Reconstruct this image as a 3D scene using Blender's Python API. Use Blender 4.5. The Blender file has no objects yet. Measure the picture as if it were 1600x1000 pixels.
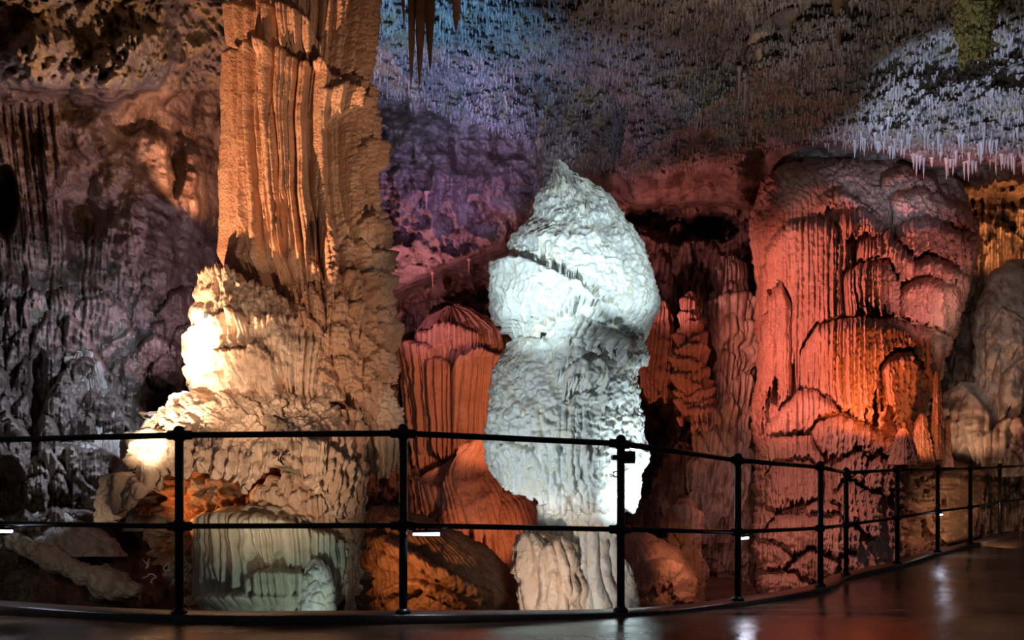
import bpy, math, random
import numpy as np
from mathutils import Vector, Quaternion
PI = math.pi
random.seed(7)
C = bpy.context.scene.collection
# ------------------------------------------------------------------ camera model (metres)
F, CX, HZ, CH = 1100.0, 800.0, 761.0, 0.75
def P(px, py, D):
    return Vector(((px-CX)/F*D, D, CH-(py-HZ)/F*D))
# ------------------------------------------------------------------ numpy noise
def _h(ix, iy, iz, seed):
    n = (ix.astype(np.uint32)*np.uint32(374761393)) ^ (iy.astype(np.uint32)*np.uint32(668265263)) ^ (iz.astype(np.uint32)*np.uint32(2246822519)) ^ np.uint32(seed*3266489917 & 0xffffffff)
    n = (n ^ (n >> np.uint32(13)))*np.uint32(1274126177)
    n = (n ^ (n >> np.uint32(16)))*np.uint32(2654435761)
    n = n ^ (n >> np.uint32(15))
    return n.astype(np.float64)/4294967295.0*2-1
def vn(x, y, z=0.0, seed=0):
    x, y, z = np.broadcast_arrays(np.asarray(x, float), np.asarray(y, float), np.asarray(z, float))
    fx, fy, fz = np.floor(x), np.floor(y), np.floor(z)
    ix, iy, iz = fx.astype(np.int64), fy.astype(np.int64), fz.astype(np.int64)
    tx, ty, tz = x-fx, y-fy, z-fz
    tx = tx*tx*(3-2*tx); ty = ty*ty*(3-2*ty); tz = tz*tz*(3-2*tz)
    r = 0
    for a in (0, 1):
        wx = tx if a else 1-tx
        for b in (0, 1):
            wy = ty if b else 1-ty
            for c in (0, 1):
                wz = tz if c else 1-tz
                r = r + _h(ix+a, iy+b, iz+c, seed)*wx*wy*wz
    return r
def fbm(x, y, z=0.0, seed=0, oct=4, gain=.5):
    r, a, f, s = 0, 1.0, 1.0, 0
    for k in range(oct):
        r = r+a*vn(x*f+k*7.3, y*f+k*3.1, np.asarray(z)*f+k*5.7, seed+k); s += a; a *= gain; f *= 2.03
    return r/s
def ridged(x, y, z=0.0, seed=0, oct=4):
    r, a, f, s = 0, 1.0, 1.0, 0
    for k in range(oct):
        r = r+a*(1-2*np.abs(vn(x*f+k*7.3, y*f+k*3.1, np.asarray(z)*f+k*5.7, seed+k))); s += a; a *= .5; f *= 2.03
    return r/s
def cells(x, y, seed=0):
    """distance to the nearest scattered point, 2-D: rounded nodules"""
    fx, fy = np.floor(x), np.floor(y); best = np.full(np.shape(x), 9.0)
    for a in (-1, 0, 1):
        for b in (-1, 0, 1):
            cx, cy = fx+a, fy+b
            ix, iy = cx.astype(np.int64), cy.astype(np.int64)
            z = np.zeros_like(ix)
            dx = cx+.5+.42*_h(ix, iy, z, seed)-x; dy = cy+.5+.42*_h(ix, iy, z+1, seed)-y
            best = np.minimum(best, dx*dx+dy*dy)
    return np.sqrt(best)
def ss(e0, e1, x):
    t = np.clip((x-e0)/(e1-e0), 0, 1); return t*t*(3-2*t)
def pipes(a, y, w, warp=1.0, st=.035, seed=0):
    """hanging drapery: rounded ribs about w wide with sharp grooves; 0 in a groove, 1 on a rib"""
    ph = a/w+warp*vn(a/w*.45, y/w*st, 0, seed)+.12*vn(a/w*1.5, y/w*.2, 3, seed+1)
    return np.abs(np.sin(PI*ph))**.6*(.65+.35*vn(np.floor(ph), y/w*.05, 9, seed))
def scallop(x, y, sx, sy, seed=0, arc=.7, wob=.5):
    """overlapping fish-scale lips of flowstone with ragged hems; 0..1"""
    xw = x+sx*wob*vn(x/sx*.8, y/sy*.6, 1, seed)+sx*.15*vn(x/sx*3, y/sy*2, 2, seed)
    yw = y+sy*wob*vn(x/sx*.6, y/sy*.5, 5, seed+3)+sy*.10*vn(x/sx*7, y/sy*1.2, 6, seed+4)
    r0 = np.floor(yw/sy); out = np.zeros(np.shape(xw)); got = np.zeros(np.shape(xw), bool)
    for k in (0, -1, -2):
        r = r0+k
        off = .5*np.mod(r, 2)+.3*_h(r.astype(np.int64), r.astype(np.int64)*0, r.astype(np.int64)*0, seed+9)
        u = np.mod(xw/sx+off, 1)*2-1
        yy = yw/sy-r-arc*u*u
        m = (yy >= 0) & ~got
        v = np.where(yy < .3, np.sqrt(np.clip(1-(1-yy/.3)**2, 0, 1)), 1-.7*(yy-.3)/1.1)
        out = np.where(m, np.clip(v, 0, 1)*(1-.55*u*u), out); got |= m
    return out
def lobes(px, py, L, seed=0, rag=.22, hemw=9.0, lipn=2.5, fall=.5, over=False, top=9.0):
    d = np.zeros(np.shape(px))
    for q, (pts, drop, amp) in enumerate(L):
        xs = [p[0] for p in pts]; ys = [p[1] for p in pts]
        u = (px-xs[0])/(xs[-1]-xs[0])*2-1
        m = np.abs(u) < 1
        if not m.any(): continue
        yl = np.interp(px, xs, ys)+lipn*vn(px/11, q*3.3, 0, seed)+lipn*.8*vn(px/4.5, q*5.3, 0, seed)
        t = (py-yl)/drop
        end = .86+rag*vn(px/hemw, q*9.1, 0, seed+2)+rag*.6*vn(px/hemw*2.3, q*4.1, 0, seed+5)
        sh = min(.5, top/drop)
        prof = np.where(t < 0, 0, np.where(t < sh, np.sqrt(np.clip(1-(1-t/sh)**2, 0, 1)), 1-fall*(t-sh)))
        hem = ss(end+.05, end-.03, t)
        w = np.sqrt(np.clip(1-u**4, 0, 1))
        if over:
            w = .35+.65*w; gap = (np.abs(u) < .97) & (t < 0) & (t*drop > -5-3*vn(px/3.5, q*2.1, 0, seed+7))
            d = np.where(gap, d*.3, d)
            d = np.where(m & (t >= 0) & (hem > .5), amp*prof*w, d)
        else: d = np.maximum(d, np.where(m, amp*prof*hem*w, 0))
    return d
def blob(px, py, x, y, rx, ry, p=2):
    r = ((px-x)/rx)**2+((py-y)/ry)**2
    return np.clip(1-r, 0, 1)**(1.0/p)
# ------------------------------------------------------------------ mesh + object helpers
def mesh_grid(name, V, wrap=False, capt=False, capb=False, keep=None):
    nv, nt = V.shape[:2]
    co = V.reshape(-1, 3)
    i, j = np.meshgrid(np.arange(nv-1), np.arange(nt if wrap else nt-1), indexing='ij')
    j2 = (j+1) % nt
    q = np.stack([i*nt+j, (i+1)*nt+j, (i+1)*nt+j2, i*nt+j2], -1)
    if keep is not None: q = q[keep[:q.shape[0], :q.shape[1]]]
    q = q.reshape(-1, 4)
    if keep is not None:
        used, inv = np.unique(q, return_inverse=True); co = co[used]; q = inv.reshape(-1, 4)
    lv = [q.reshape(-1)]; ls = [np.arange(len(q))*4]; n = len(q)*4
    tri = []
    if capt:
        c = len(co); co = np.vstack([co, V[0].mean(0)]); k = np.arange(nt); tri.append(np.stack([np.full(nt, c), k, (k+1) % nt], -1))
    if capb:
        c = len(co); co = np.vstack([co, V[-1].mean(0)]); k = np.arange(nt)+(nv-1)*nt
        tri.append(np.stack([np.full(nt, c), (np.arange(nt)+1) % nt+(nv-1)*nt, k], -1))
    for t in tri:
        lv.append(t.reshape(-1)); ls.append(n+np.arange(len(t))*3); n += len(t)*3
    lv = np.concatenate(lv).astype(np.int32); ls = np.concatenate(ls).astype(np.int32)
    me = bpy.data.meshes.new(name)
    me.vertices.add(len(co)); me.vertices.foreach_set('co', co.astype(np.float32).reshape(-1))
    me.loops.add(len(lv)); me.loops.foreach_set('vertex_index', lv)
    me.polygons.add(len(ls)); me.polygons.foreach_set('loop_start', ls)
    me.polygons.foreach_set('use_smooth', np.ones(len(ls), bool))
    me.update(calc_edges=True); me.validate()
    return me
def link(name, me, m, parent=None, origin=None):
    if origin is not None:
        o_ = Vector(origin)
        n = len(me.vertices); a = np.empty(n*3, np.float32); me.vertices.foreach_get('co', a)
        a = a.reshape(-1, 3)-np.array(o_, np.float32); me.vertices.foreach_set('co', a.reshape(-1)); me.update()
    ob = bpy.data.objects.new(name, me); C.objects.link(ob)
    if m: me.materials.append(m)
    if parent is not None: ob.parent = parent
    elif origin is not None: ob.location = origin
    return ob
def tag(o, label=None, cat=None, group=None, kind=None):
    if label: o['label'] = label
    if cat: o['category'] = cat
    if group: o['group'] = group
    if kind: o['kind'] = kind
    return o
def thing(name, loc, label, cat, group=None):
    o = bpy.data.objects.new(name, None); C.objects.link(o); o.location = loc
    return tag(o, label, cat, group)
def smooth1(a, n):
    if n < 2: return a
    k = np.ones(n)/n; p = np.pad(a, n, mode='edge')
    for _ in range(2): p = np.convolve(p, k, 'same')
    return p[n:-n]
def body(rows, D, k=1.0, nt=260, nv=None, disp=None, push=None, inset=50, hem=None, b=.5, sm=9, pw=2.0, capt=True, dtab=None, under=.55, sheet=False):
    """an upright rock form: outline rows (y, left, right), own depth D and depth ratio k, relief disp"""
    ys = [r[0] for r in rows]
    if nv is None: nv = int((ys[-1]-ys[0])/1.7)+8
    t = np.linspace(0, 1, nv)
    yv = ys[0]+t*(ys[-1]-ys[0])
    def ip(c):
        a = np.interp(yv, ys, [r[c] for r in rows]); s = smooth1(a, sm)
        bl = np.clip(np.minimum((yv-ys[0])/6, 1), 0, 1); return a*(1-bl)+s*bl
    xl, xr = ip(1), ip(2)
    s = np.arange(nt)/nt
    th = -PI/2+2*PI*s+b*np.sin(2*PI*s)
    Dv = np.interp(yv, [d[0] for d in dtab], [d[1] for d in dtab]) if dtab else np.full(nv, float(D))
    cs, sn = np.cos(th), np.sin(th)
    if pw != 2: cs = np.sign(cs)*np.abs(cs)**(2/pw); sn = np.sign(sn)*np.abs(sn)**(2/pw)
    cx = (xl+xr)/2; w = (xr-xl)/2
    Y = np.repeat(yv[:, None], nt, 1)
    W = np.repeat(w[:, None], nt, 1); X = cx[:, None]+W*cs[None]
    if hem is not None:                      # ragged lower edge, then an underside turning inwards
        yh = hem(X[-1], th)
        Y = ys[0]+t[:, None]*(yh[None]-ys[0])
        wi = np.interp(Y, yv, w); ci = np.interp(Y, yv, cx); X = ci+wi*cs[None]; W = wi
        ex = []
        for f, dy in ((.965, 2), (.93, -12), (.90, -34), (min(.88, under+.2), -60)):
            ex.append((ci[-1]+W[-1]*f*cs, Y[-1]+dy, W[-1]*f))
        X = np.vstack([X]+[e[0][None] for e in ex]); Y = np.vstack([Y]+[e[1][None] for e in ex]); W = np.vstack([W]+[e[2][None] for e in ex])
        Dv = np.concatenate([Dv, np.full(4, Dv[-1])])
    Dd = Dv[:, None]*np.ones_like(X)
    wy = Dd-W/F*Dd*k*sn[None]
    def unp(w_): return np.stack([(X-CX)/F*w_, w_, CH-(Y-HZ)/F*w_], -1)
    V = unp(wy)
    dv = np.gradient(V, axis=0); Vp = np.concatenate([V[:, -1:], V, V[:, :1]], 1); dt = (Vp[:, 2:]-Vp[:, :-2])
    N = np.cross(dt, dv); L = np.linalg.norm(N, axis=-1, keepdims=True); N = N/np.maximum(L, 1e-9)
    rad = np.stack([cs[None]*np.ones_like(X), -sn[None]*np.ones_like(X), np.full_like(X, .15)], -1)
    N = np.where((N*rad).sum(-1, keepdims=True) < -.2, -N, N)
    N = N*.6+rad*.4; N /= np.maximum(np.linalg.norm(N, axis=-1, keepdims=True), 1e-9)
    if push is not None: V = unp(wy-push(X, Y)*np.clip(sn[None]+.15, 0, 1)**.5)
    if disp is not None:
        Rm = float(np.mean(w))
        A = cx.mean()+(-(th-PI/2))[None]*Rm*np.ones_like(X)
        env = dict(px=X, py=Y, a=A, th=th[None]*np.ones_like(X), V=V, w=W)
        d = disp(env)+.018*fbm(V[..., 0]*9, V[..., 1]*9, V[..., 2]*9, 900, 3); d = d-np.percentile(d, inset)
        taper = np.clip(W/14.0, .05, 1)
        off = N*(d*taper)[..., None]
        if hem is not None: off[-4:] = off[-5][None]
        V = V+off
    me = mesh_grid('rock', V, wrap=True, capt=capt, capb=hem is not None)
    return me
# ------------------------------------------------------------------ materials
def nodes(name):
    m = bpy.data.materials.new(name); m.use_nodes = True; nt = m.node_tree
    b = nt.nodes['Principled BSDF']; return m, nt, b
def rock(name, c1, c2, rough=.5, scale=1.5, bs=28.0, bump=.6, dist=.02, streak=.0, spec=.5, c3=None, sc3=6.0, gran=0.0, sss=0.0):
    m, nt, b = nodes(name); N, L = nt.nodes, nt.links
    tc = N.new('ShaderNodeTexCoord'); ge = N.new('ShaderNodeNewGeometry')
    n1 = N.new('ShaderNodeTexNoise'); n1.inputs['Scale'].default_value = scale; n1.inputs['Detail'].default_value = 6; n1.inputs['Roughness'].default_value = .65
    L.new(ge.outputs['Position'], n1.inputs['Vector'])
    r = N.new('ShaderNodeValToRGB'); r.color_ramp.elements[0].position = .35; r.color_ramp.elements[1].position = .65
    r.color_ramp.elements[0].color = (*c1, 1); r.color_ramp.elements[1].color = (*c2, 1)
    L.new(n1.outputs['Fac'], r.inputs['Fac']); col = r.outputs['Color']
    if c3:
        n3 = N.new('ShaderNodeTexNoise'); n3.inputs['Scale'].default_value = sc3; n3.inputs['Detail'].default_value = 5
        mp = N.new('ShaderNodeMapping'); mp.inputs['Scale'].default_value = (1, 1, .35); L.new(ge.outputs['Position'], mp.inputs['Vector']); L.new(mp.outputs[0], n3.inputs['Vector'])
        r3 = N.new('ShaderNodeValToRGB'); r3.color_ramp.elements[0].position = .5; r3.color_ramp.elements[1].position = .62
        r3.color_ramp.elements[0].color = (0, 0, 0, 1); r3.color_ramp.elements[1].color = (1, 1, 1, 1)
        L.new(n3.outputs['Fac'], r3.inputs['Fac'])
        mx = N.new('ShaderNodeMix'); mx.data_type = 'RGBA'; L.new(r3.outputs['Color'], mx.inputs[0]); L.new(col, mx.inputs[6]); mx.inputs[7].default_value = (*c3, 1)
        col = mx.outputs[2]
    L.new(col, b.inputs['Base Color'])
    b.inputs['Roughness'].default_value = rough
    b.inputs['Specular IOR Level'].default_value = spec
    if sss: b.inputs['Subsurface Weight'].default_value = sss; b.inputs['Subsurface Radius'].default_value = (.05, .035, .02); b.inputs['Subsurface Scale'].default_value = .6
    n2 = N.new('ShaderNodeTexNoise'); n2.inputs['Scale'].default_value = bs; n2.inputs['Detail'].default_value = 7; n2.inputs['Roughness'].default_value = .62
    L.new(ge.outputs['Position'], n2.inputs['Vector']); h = n2.outputs['Fac']
    if streak:
        mp = N.new('ShaderNodeMapping'); mp.inputs['Scale'].default_value = (1, 1, .12); L.new(ge.outputs['Position'], mp.inputs['Vector'])
        n4 = N.new('ShaderNodeTexNoise'); n4.inputs['Scale'].default_value = bs*.8; n4.inputs['Detail'].default_value = 4; L.new(mp.outputs[0], n4.inputs['Vector'])
        ma = N.new('ShaderNodeMath'); ma.operation = 'MULTIPLY_ADD'; L.new(n4.outputs['Fac'], ma.inputs[0]); ma.inputs[1].default_value = streak; L.new(h, ma.inputs[2]); h = ma.outputs[0]
    if gran:
        vo = N.new('ShaderNodeTexVoronoi'); vo.inputs['Scale'].default_value = bs*1.1; L.new(ge.outputs['Position'], vo.inputs['Vector'])
        ma = N.new('ShaderNodeMath'); ma.operation = 'MULTIPLY_ADD'; L.new(vo.outputs['Distance'], ma.inputs[0]); ma.inputs[1].default_value = -gran; L.new(h, ma.inputs[2]); h = ma.outputs[0]
    bu = N.new('ShaderNodeBump'); bu.inputs['Strength'].default_value = bump; bu.inputs['Distance'].default_value = dist
    L.new(h, bu.inputs['Height']); L.new(bu.outputs['Normal'], b.inputs['Normal'])
    return m
def plain(name, col, rough=.4, metal=0.0, emit=None, es=1.0):
    m, nt, b = nodes(name); b.inputs['Base Color'].default_value = (*col, 1); b.inputs['Roughness'].default_value = rough; b.inputs['Metallic'].default_value = metal
    if emit: b.inputs['Emission Color'].default_value = (*emit, 1); b.inputs['Emission Strength'].default_value = es
    return m
M = {}
M['warm'] = rock('buff flowstone', (.56, .33, .21), (.72, .49, .34), rough=.42, bs=30, bump=.75, streak=.5, gran=.3, dist=.028)
M['cream'] = rock('cream flowstone', (.70, .51, .37), (.80, .65, .51), rough=.36, bs=24, bump=.6, gran=.5, dist=.025)
M['white'] = rock('white calcite', (.78, .80, .76), (.86, .86, .83), rough=.38, bs=20, bump=.55, gran=.5, dist=.02, c3=(.82, .78, .66), sc3=9)
M['cell'] = rock('orange rough rock', (.20, .08, .03), (.42, .20, .09), rough=.5, scale=5, bs=16, bump=1.0, dist=.06, c3=(.30, .26, .22), sc3=5)
M['green'] = rock('pale green flowstone', (.46, .44, .33), (.60, .60, .50), rough=.4, bs=24, bump=.4, streak=.6)
M['red'] = rock('rose flowstone', (.38, .22, .17), (.52, .33, .26), rough=.42, bs=26, bump=.85, streak=1.2, gran=.2, dist=.03)
M['grey'] = rock('grey flowstone', (.28, .25, .23), (.46, .41, .36), rough=.42, bs=24, bump=.6, streak=1.0, c3=(.2, .15, .13))
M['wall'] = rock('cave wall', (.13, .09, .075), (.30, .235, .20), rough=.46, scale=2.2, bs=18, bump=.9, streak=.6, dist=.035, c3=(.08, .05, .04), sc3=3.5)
M['ceil'] = rock('cave ceiling', (.13, .11, .105), (.34, .30, .28), rough=.5, scale=3.0, bs=20, bump=1.0, dist=.04, c3=(.36, .30, .18), sc3=2.6)
M['brown'] = rock('brown rock', (.19, .11, .06), (.32, .20, .115), rough=.5, scale=2.0, bs=14, bump=.8, dist=.03)
M['ground'] = rock('cave earth', (.05, .028, .017), (.12, .07, .045), rough=.55, scale=2.5, bs=12, bump=1.0, dist=.05)
M['slab'] = rock('pale slab', (.26, .24, .2), (.4, .37, .32), rough=.5, bs=20, bump=.6)
M['stub'] = rock('stubble', (.20, .18, .17), (.42, .38, .36), rough=.4, bs=20, bump=.3)
M['straw'] = rock('straw stalactites', (.42, .38, .36), (.62, .58, .56), rough=.35, bs=20, bump=.3)
M['olive'] = rock('olive stalactite', (.40, .38, .17), (.55, .52, .27), rough=.5, bs=26, bump=1.0, gran=1.0, dist=.03)
M['steel'] = plain('dark steel', (.012, .013, .012), .33, .4)
M['led'] = plain('led tube', (.8, .8, .9), .3, 0, (.75, .78, 1.0), 9.0)
M['crystal'] = plain('white helictite', (.8, .78, .7), .4)

exec_parts = []
# ================================================================== SETTING: one continuous rock shell
gx = np.concatenate([np.arange(-460, -22, 7.0), np.arange(-20, 1622, 1.9), np.arange(1626, 2050, 7.0)]); gy = np.concatenate([np.arange(-330, -10, 6.0), np.arange(-10, 1010, 1.9)])
PX, PY = np.meshgrid(gx, gy)
TX = [-160, 0, 100, 200, 300, 400, 520, 620, 720, 850, 980, 1080, 1180, 1300, 1450, 1540, 1620, 1770]
TY = [-330, -100, 0, 80, 160, 240, 320, 400, 480, 560, 640, 720, 800, 880, 1010]
TD = np.array([
 [5.2, 5.4, 5.5, 5.7, 6.0, 6.0, 6.0, 6.0, 6.0, 6.0, 6.0, 6.0, 6.0, 6.0, 6.0, 6.0, 6.0, 6.0],
 [6.8, 7.0, 7.4, 7.9, 8.4, 8.4, 8.2, 8.0, 7.8, 7.8, 7.8, 7.8, 7.8, 7.8, 7.8, 7.8, 7.8, 7.8],
 [7.6, 8.0, 8.5, 9.2, 10.2, 10., 9.6, 9.4, 9.2, 9.0, 8.9, 8.9, 8.9, 8.9, 8.8, 8.7, 8.6, 8.6],
 [7.8, 8.2, 8.7, 9.4, 10.8, 11., 10.8, 10.8, 10.6, 10.4, 10.2, 10.0, 10., 9.8, 9.8, 9.7, 9.6, 9.5],
 [8.4, 8.8, 9.3, 10., 11.4, 11.8, 12., 12.2, 12., 11.8, 11.8, 11.6, 11.2, 10.6, 10.5, 10.4, 10.2, 10.],
 [8.8, 9.2, 9.8, 10.5, 11.5, 12.2, 12.8, 13., 13., 13.2, 13.4, 13.4, 13., 12.2, 11.8, 11.8, 11.5, 11.],
 [8.8, 9.2, 9.8, 10.5, 11.5, 12.4, 13.2, 13.2, 13.4, 14., 14.8, 15., 14.5, 14.5, 14.5, 14.8, 14., 13.],
 [8.8, 9.3, 9.9, 10.6, 11.6, 12.8, 13.8, 13.8, 14.2, 15.2, 15.5, 15.5, 15., 14.8, 14.8, 15.5, 15., 13.5],
 [8.6, 9.1, 9.7, 10.5, 11.6, 13., 14.6, 15.6, 16., 16., 15.8, 15.6, 15., 14.5, 14.5, 15., 14.5, 13.5],
 [8.4, 8.9, 9.5, 10.3, 11.4, 13., 14.8, 15.6, 16., 16., 15.8, 15.5, 14.8, 14.3, 14.3, 14.5, 14., 13.],
 [8.2, 8.7, 9.3, 10.1, 11.2, 13., 14.5, 15.3, 15.6, 15.8, 15.5, 15.2, 14.5, 14., 14., 14., 13.5, 13.],
 [8.0, 8.5, 9.1, 9.9, 11.0, 12.8, 14., 14.8, 15., 15.2, 15., 14.8, 14., 13.5, 13., 13., 13., 12.5],
 [7.8, 8.3, 8.9, 9.7, 10.8, 12.5, 13.6, 14.2, 14.4, 14.5, 14.5, 14.2, 13.5, 13., 12.5, 12.5, 12.5, 12.2],
 [7.6, 8.1, 8.7, 9.5, 10.6, 12., 13., 13.5, 13.8, 14., 14., 13.8, 13., 12.6, 12.3, 12.2, 12.2, 12.],
 [7.4, 7.9, 8.5, 9.2, 10.2, 11.5, 12.5, 13., 13.2, 13.4, 13.4, 13.2, 12.6, 12.3, 12.2, 12.1, 12., 12.]])
tmp = np.array([np.interp(gx, TX, r) for r in TD])
DB = np.array([np.interp(gy, TY, tmp[:, j]) for j in range(len(gx))]).T
def blur(A, n):
    k = np.ones(n)/n
    for ax in (0, 1):
        A = np.pad(A, [(n, n) if a == ax else (0, 0) for a in (0, 1)], mode='edge')
        A = np.apply_along_axis(lambda v: np.convolve(v, k, 'same'), ax, A)
        A = A[n:-n] if ax == 0 else A[:, n:-n]
    return A
DB = blur(blur(DB, 21), 15)
WX = (PX-CX)/F*DB; WZ = CH-(PY-HZ)/F*DB
R = np.zeros_like(DB)                       # relief towards the cave, metres
R += .55*fbm(WX*.7, WZ*.7, DB*.7, 11, 3)+.16*ridged(WX*2.2, WZ*2.2, DB*2, 12, 4)
isleft = ss(420, 330, PX)
isceil = ss(0, 1, (np.interp(PX, [-160, 0, 280, 400, 560, 640, 760, 900, 1000, 1160, 1250, 1330, 1480, 1560, 1770], [150, 150, 155, 155, 150, 170, 210, 270, 290, 255, 232, 235, 250, 262, 262])-PY)/30)
BX = PX+14*vn(PX/38, PY/38, 0, 81)+4*vn(PX/9, PY/9, 0, 82); BY = PY+14*vn(PX/38, PY/38, 0, 83)+4*vn(PX/9, PY/9, 0, 84)
# left wall: upper overhanging brown rock, smooth bulges, drapery, scalloped cascades
R += isleft*(0.7*ss(172, 128, PY+12*fbm(PX/16, PY/14, 0, 3, 4))*ss(300, 250, PX)*(.75+.4*fbm(PX/60, PY/60, 0, 21, 3))
   + .55*blob(BX, BY, 160, 125, 50, 48, 1.4)+.45*blob(BX, BY, 235, 100, 55, 62, 1.3)+.4*blob(BX, BY, 60, 95, 70, 60, 1.3)
   + .9*blob(BX, BY, 235, 330, 95, 135, 1.2)+.5*blob(BX, BY, 130, 240, 80, 80, 1.1)+.35*blob(BX, BY, 320, 330, 40, 110, 1.2)+.14*ridged(WX*2.6, WZ*2.2, DB, 85, 4)*ss(160, 200, PY)+.10*ridged(WX*5, WZ*5, DB, 86, 3)*ss(180, 150, PY))
fl = isleft*ss(150, 175, PY)*ss(440, 380, PY)*ss(115, 80, PX)
R += .30*fl*pipes(PX-.12*PY, PY, 17, .9, .03, 31)+.12*fl*pipes(PX-.12*PY, PY, 6, .9, .03, 32)
m2 = isleft*ss(330, 380, PY)*ss(560, 520, PY)*ss(230, 150, PX+0*PY)
R += .22*m2*pipes(PX+8*vn(PX/30, PY/40, 0, 8), PY, 11, 1, .06, 33)
m3 = isleft*ss(400, 470, PY)*ss(860, 800, PY)
R += m3*(.42*scallop(PX, PY, 52, 50, 41, .8)+.16*scallop(PX, PY, 24, 26, 42, .7)+.10*pipes(PX, PY, 5.5, 1, .08, 34))
R += isleft*lobes(PX, PY, [([(60, 640), (110, 560), (150, 548), (185, 600)], 120, .45), ([(40, 720), (90, 690), (160, 700), (215, 730)], 95, .6),
    ([(130, 640), (170, 610), (230, 640), (262, 690)], 70, .55), ([(190, 560), (240, 520), (300, 545)], 90, .5), ([(-40, 690), (10, 640), (50, 680)], 120, .5), ([(20, 830), (80, 790), (150, 800), (180, 830)], 60, .5)], 51)
for hx, hy, rx, ry, dd in ((8, 315, 22, 60, 1.6), (275, 250, 16, 60, .5), (12, 770, 30, 60, .9), (150, 745, 22, 28, -.3), (245, 650, 40, 60, .6), (60, 610, 16, 70, .5)):
    R -= isleft*dd*blob(PX, PY, hx, hy, rx, ry, 1.3)
# ceiling: rough stubbly rock, sweeping ribs, drooping ledge at the right
cn = cells(WX*9+2*vn(WX*3, DB*3, 0, 5), DB*7+WZ*3, 6)
R += isceil*(.17*(1-cn)+.20*ridged(WX*4, DB*3.4, WZ*4, 61, 4)+.10*fbm(WX*14, DB*12, WZ*12, 62, 2))
ribx = np.interp(PY, [130, 180, 230, 280], [1160, 1090, 1020, 965])
R += isceil*.30*np.exp(-((PX-ribx)/16)**2)*ss(120, 140, PY)*ss(300, 270, PY)
R += .25*isceil*blob(PX, PY, 1450, 215, 230, 110, 1)**1.5+.5*isceil*blob(PX, PY, 1210, 100, 45, 40)+.35*isceil*blob(PX, PY, 1300, 55, 70, 45)
edge = np.interp(PX, [1230, 1330, 1400, 1450, 1500, 1600, 1770], [225, 228, 240, 262, 262, 250, 245])
R += .9*ss(1210, 1340, PX)*ss(edge+6, edge-4, PY)*ss(0, 220, PY)
# pink overhang above the back recess
ov = np.interp(PX, [560, 600, 650, 690, 740, 790, 830, 870, 1000], [500, 480, 445, 425, 405, 392, 350, 320, 300])
R += ss(500, 560, PX)*ss(960, 860, PX)*(1.7*ss(ov+10, ov-14, PY)*ss(120, 300, PY)+.30*ridged(WX*3, WZ*3.4, 0, 71, 5)*ss(120, 160, PY))
R += ss(960, 1000, PX)*ss(1200, 1150, PX)*1.2*ss(326+5*vn(gx/14, 0, 0, 4)[None, :], 312, PY)*ss(100, 260, PY)
for hx, hy, rx, ry, dd in ((1105, 352, 50, 26, 2.2), (1020, 340, 56, 20, 1.4), (1060, 362, 90, 18, .8), (1035, 640, 40, 70, 1.4), (740, 455, 60, 26, 1.0), (1010, 730, 35, 50, 1.0), (1555, 330, 34, 40, .8)) :
    R -= dd*blob(PX+.35*rx*vn(PX/18, PY/18, 0, 77)+.1*rx*vn(PX/6, PY/6, 0, 76), PY+.5*ry*vn(PX/22, PY/22, 0, 78)+.2*ry*vn(PX/7, PY/7, 0, 79), hx, hy, rx, ry, 1.3)
back = ss(560, 600, PX)*ss(ov+10, ov+30, PY)
R += back*(.40*scallop(PX, PY, 46, 48, 43, .8)+.14*pipes(PX, PY, 7, 1, .05, 35))
R += back*ss(960, 1000, PX)*.25*pipes(PX+.25*PY, PY, 13, 1, .05, 36)
rr = ss(1500, 1530, PX)*ss(edge-2, edge+8, PY)
R += rr*(.5*pipes(PX, PY, 15, 1, .05, 37)+.2*pipes(PX, PY, 6, 1, .05, 38))
R += .045*fbm(WX*9, WZ*9, DB*9, 13, 3)
DF = DB-R
XW = (PX-CX)/F*DF; ZW = CH-(PY-HZ)/F*DF
SH = np.stack([XW, DF, ZW], -1)
QX = PX[:-1, :-1]; QY = PY[:-1, :-1]; qc = isceil[:-1, :-1] > .5
tag(link('ceiling', mesh_grid('ceiling', SH, keep=qc), M['ceil']), kind='structure')
tag(link('wall_left', mesh_grid('wall_left', SH, keep=~qc & (QX < 470)), M['wall']), kind='structure')
tag(link('wall_back', mesh_grid('wall_back', SH, keep=~qc & (QX >= 470)), M['wall']), kind='structure')

# cave ground beyond the walkway
x, y = np.meshgrid(np.linspace(-9, 11, 420), np.linspace(4.1, 16, 300))
z = -1.05+.10*fbm(x*.8, y*.8, 0, 91, 4)+.035*ridged(x*4, y*4, 0, 92, 3)+.5*ss(-3.2, -6.5, x)*ss(5, 8, y)+.25*ss(10, 14, y)
tag(link('floor_cave', mesh_grid('g', np.stack([x, y, z], -1)[::-1]), M['ground']), kind='structure')

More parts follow.
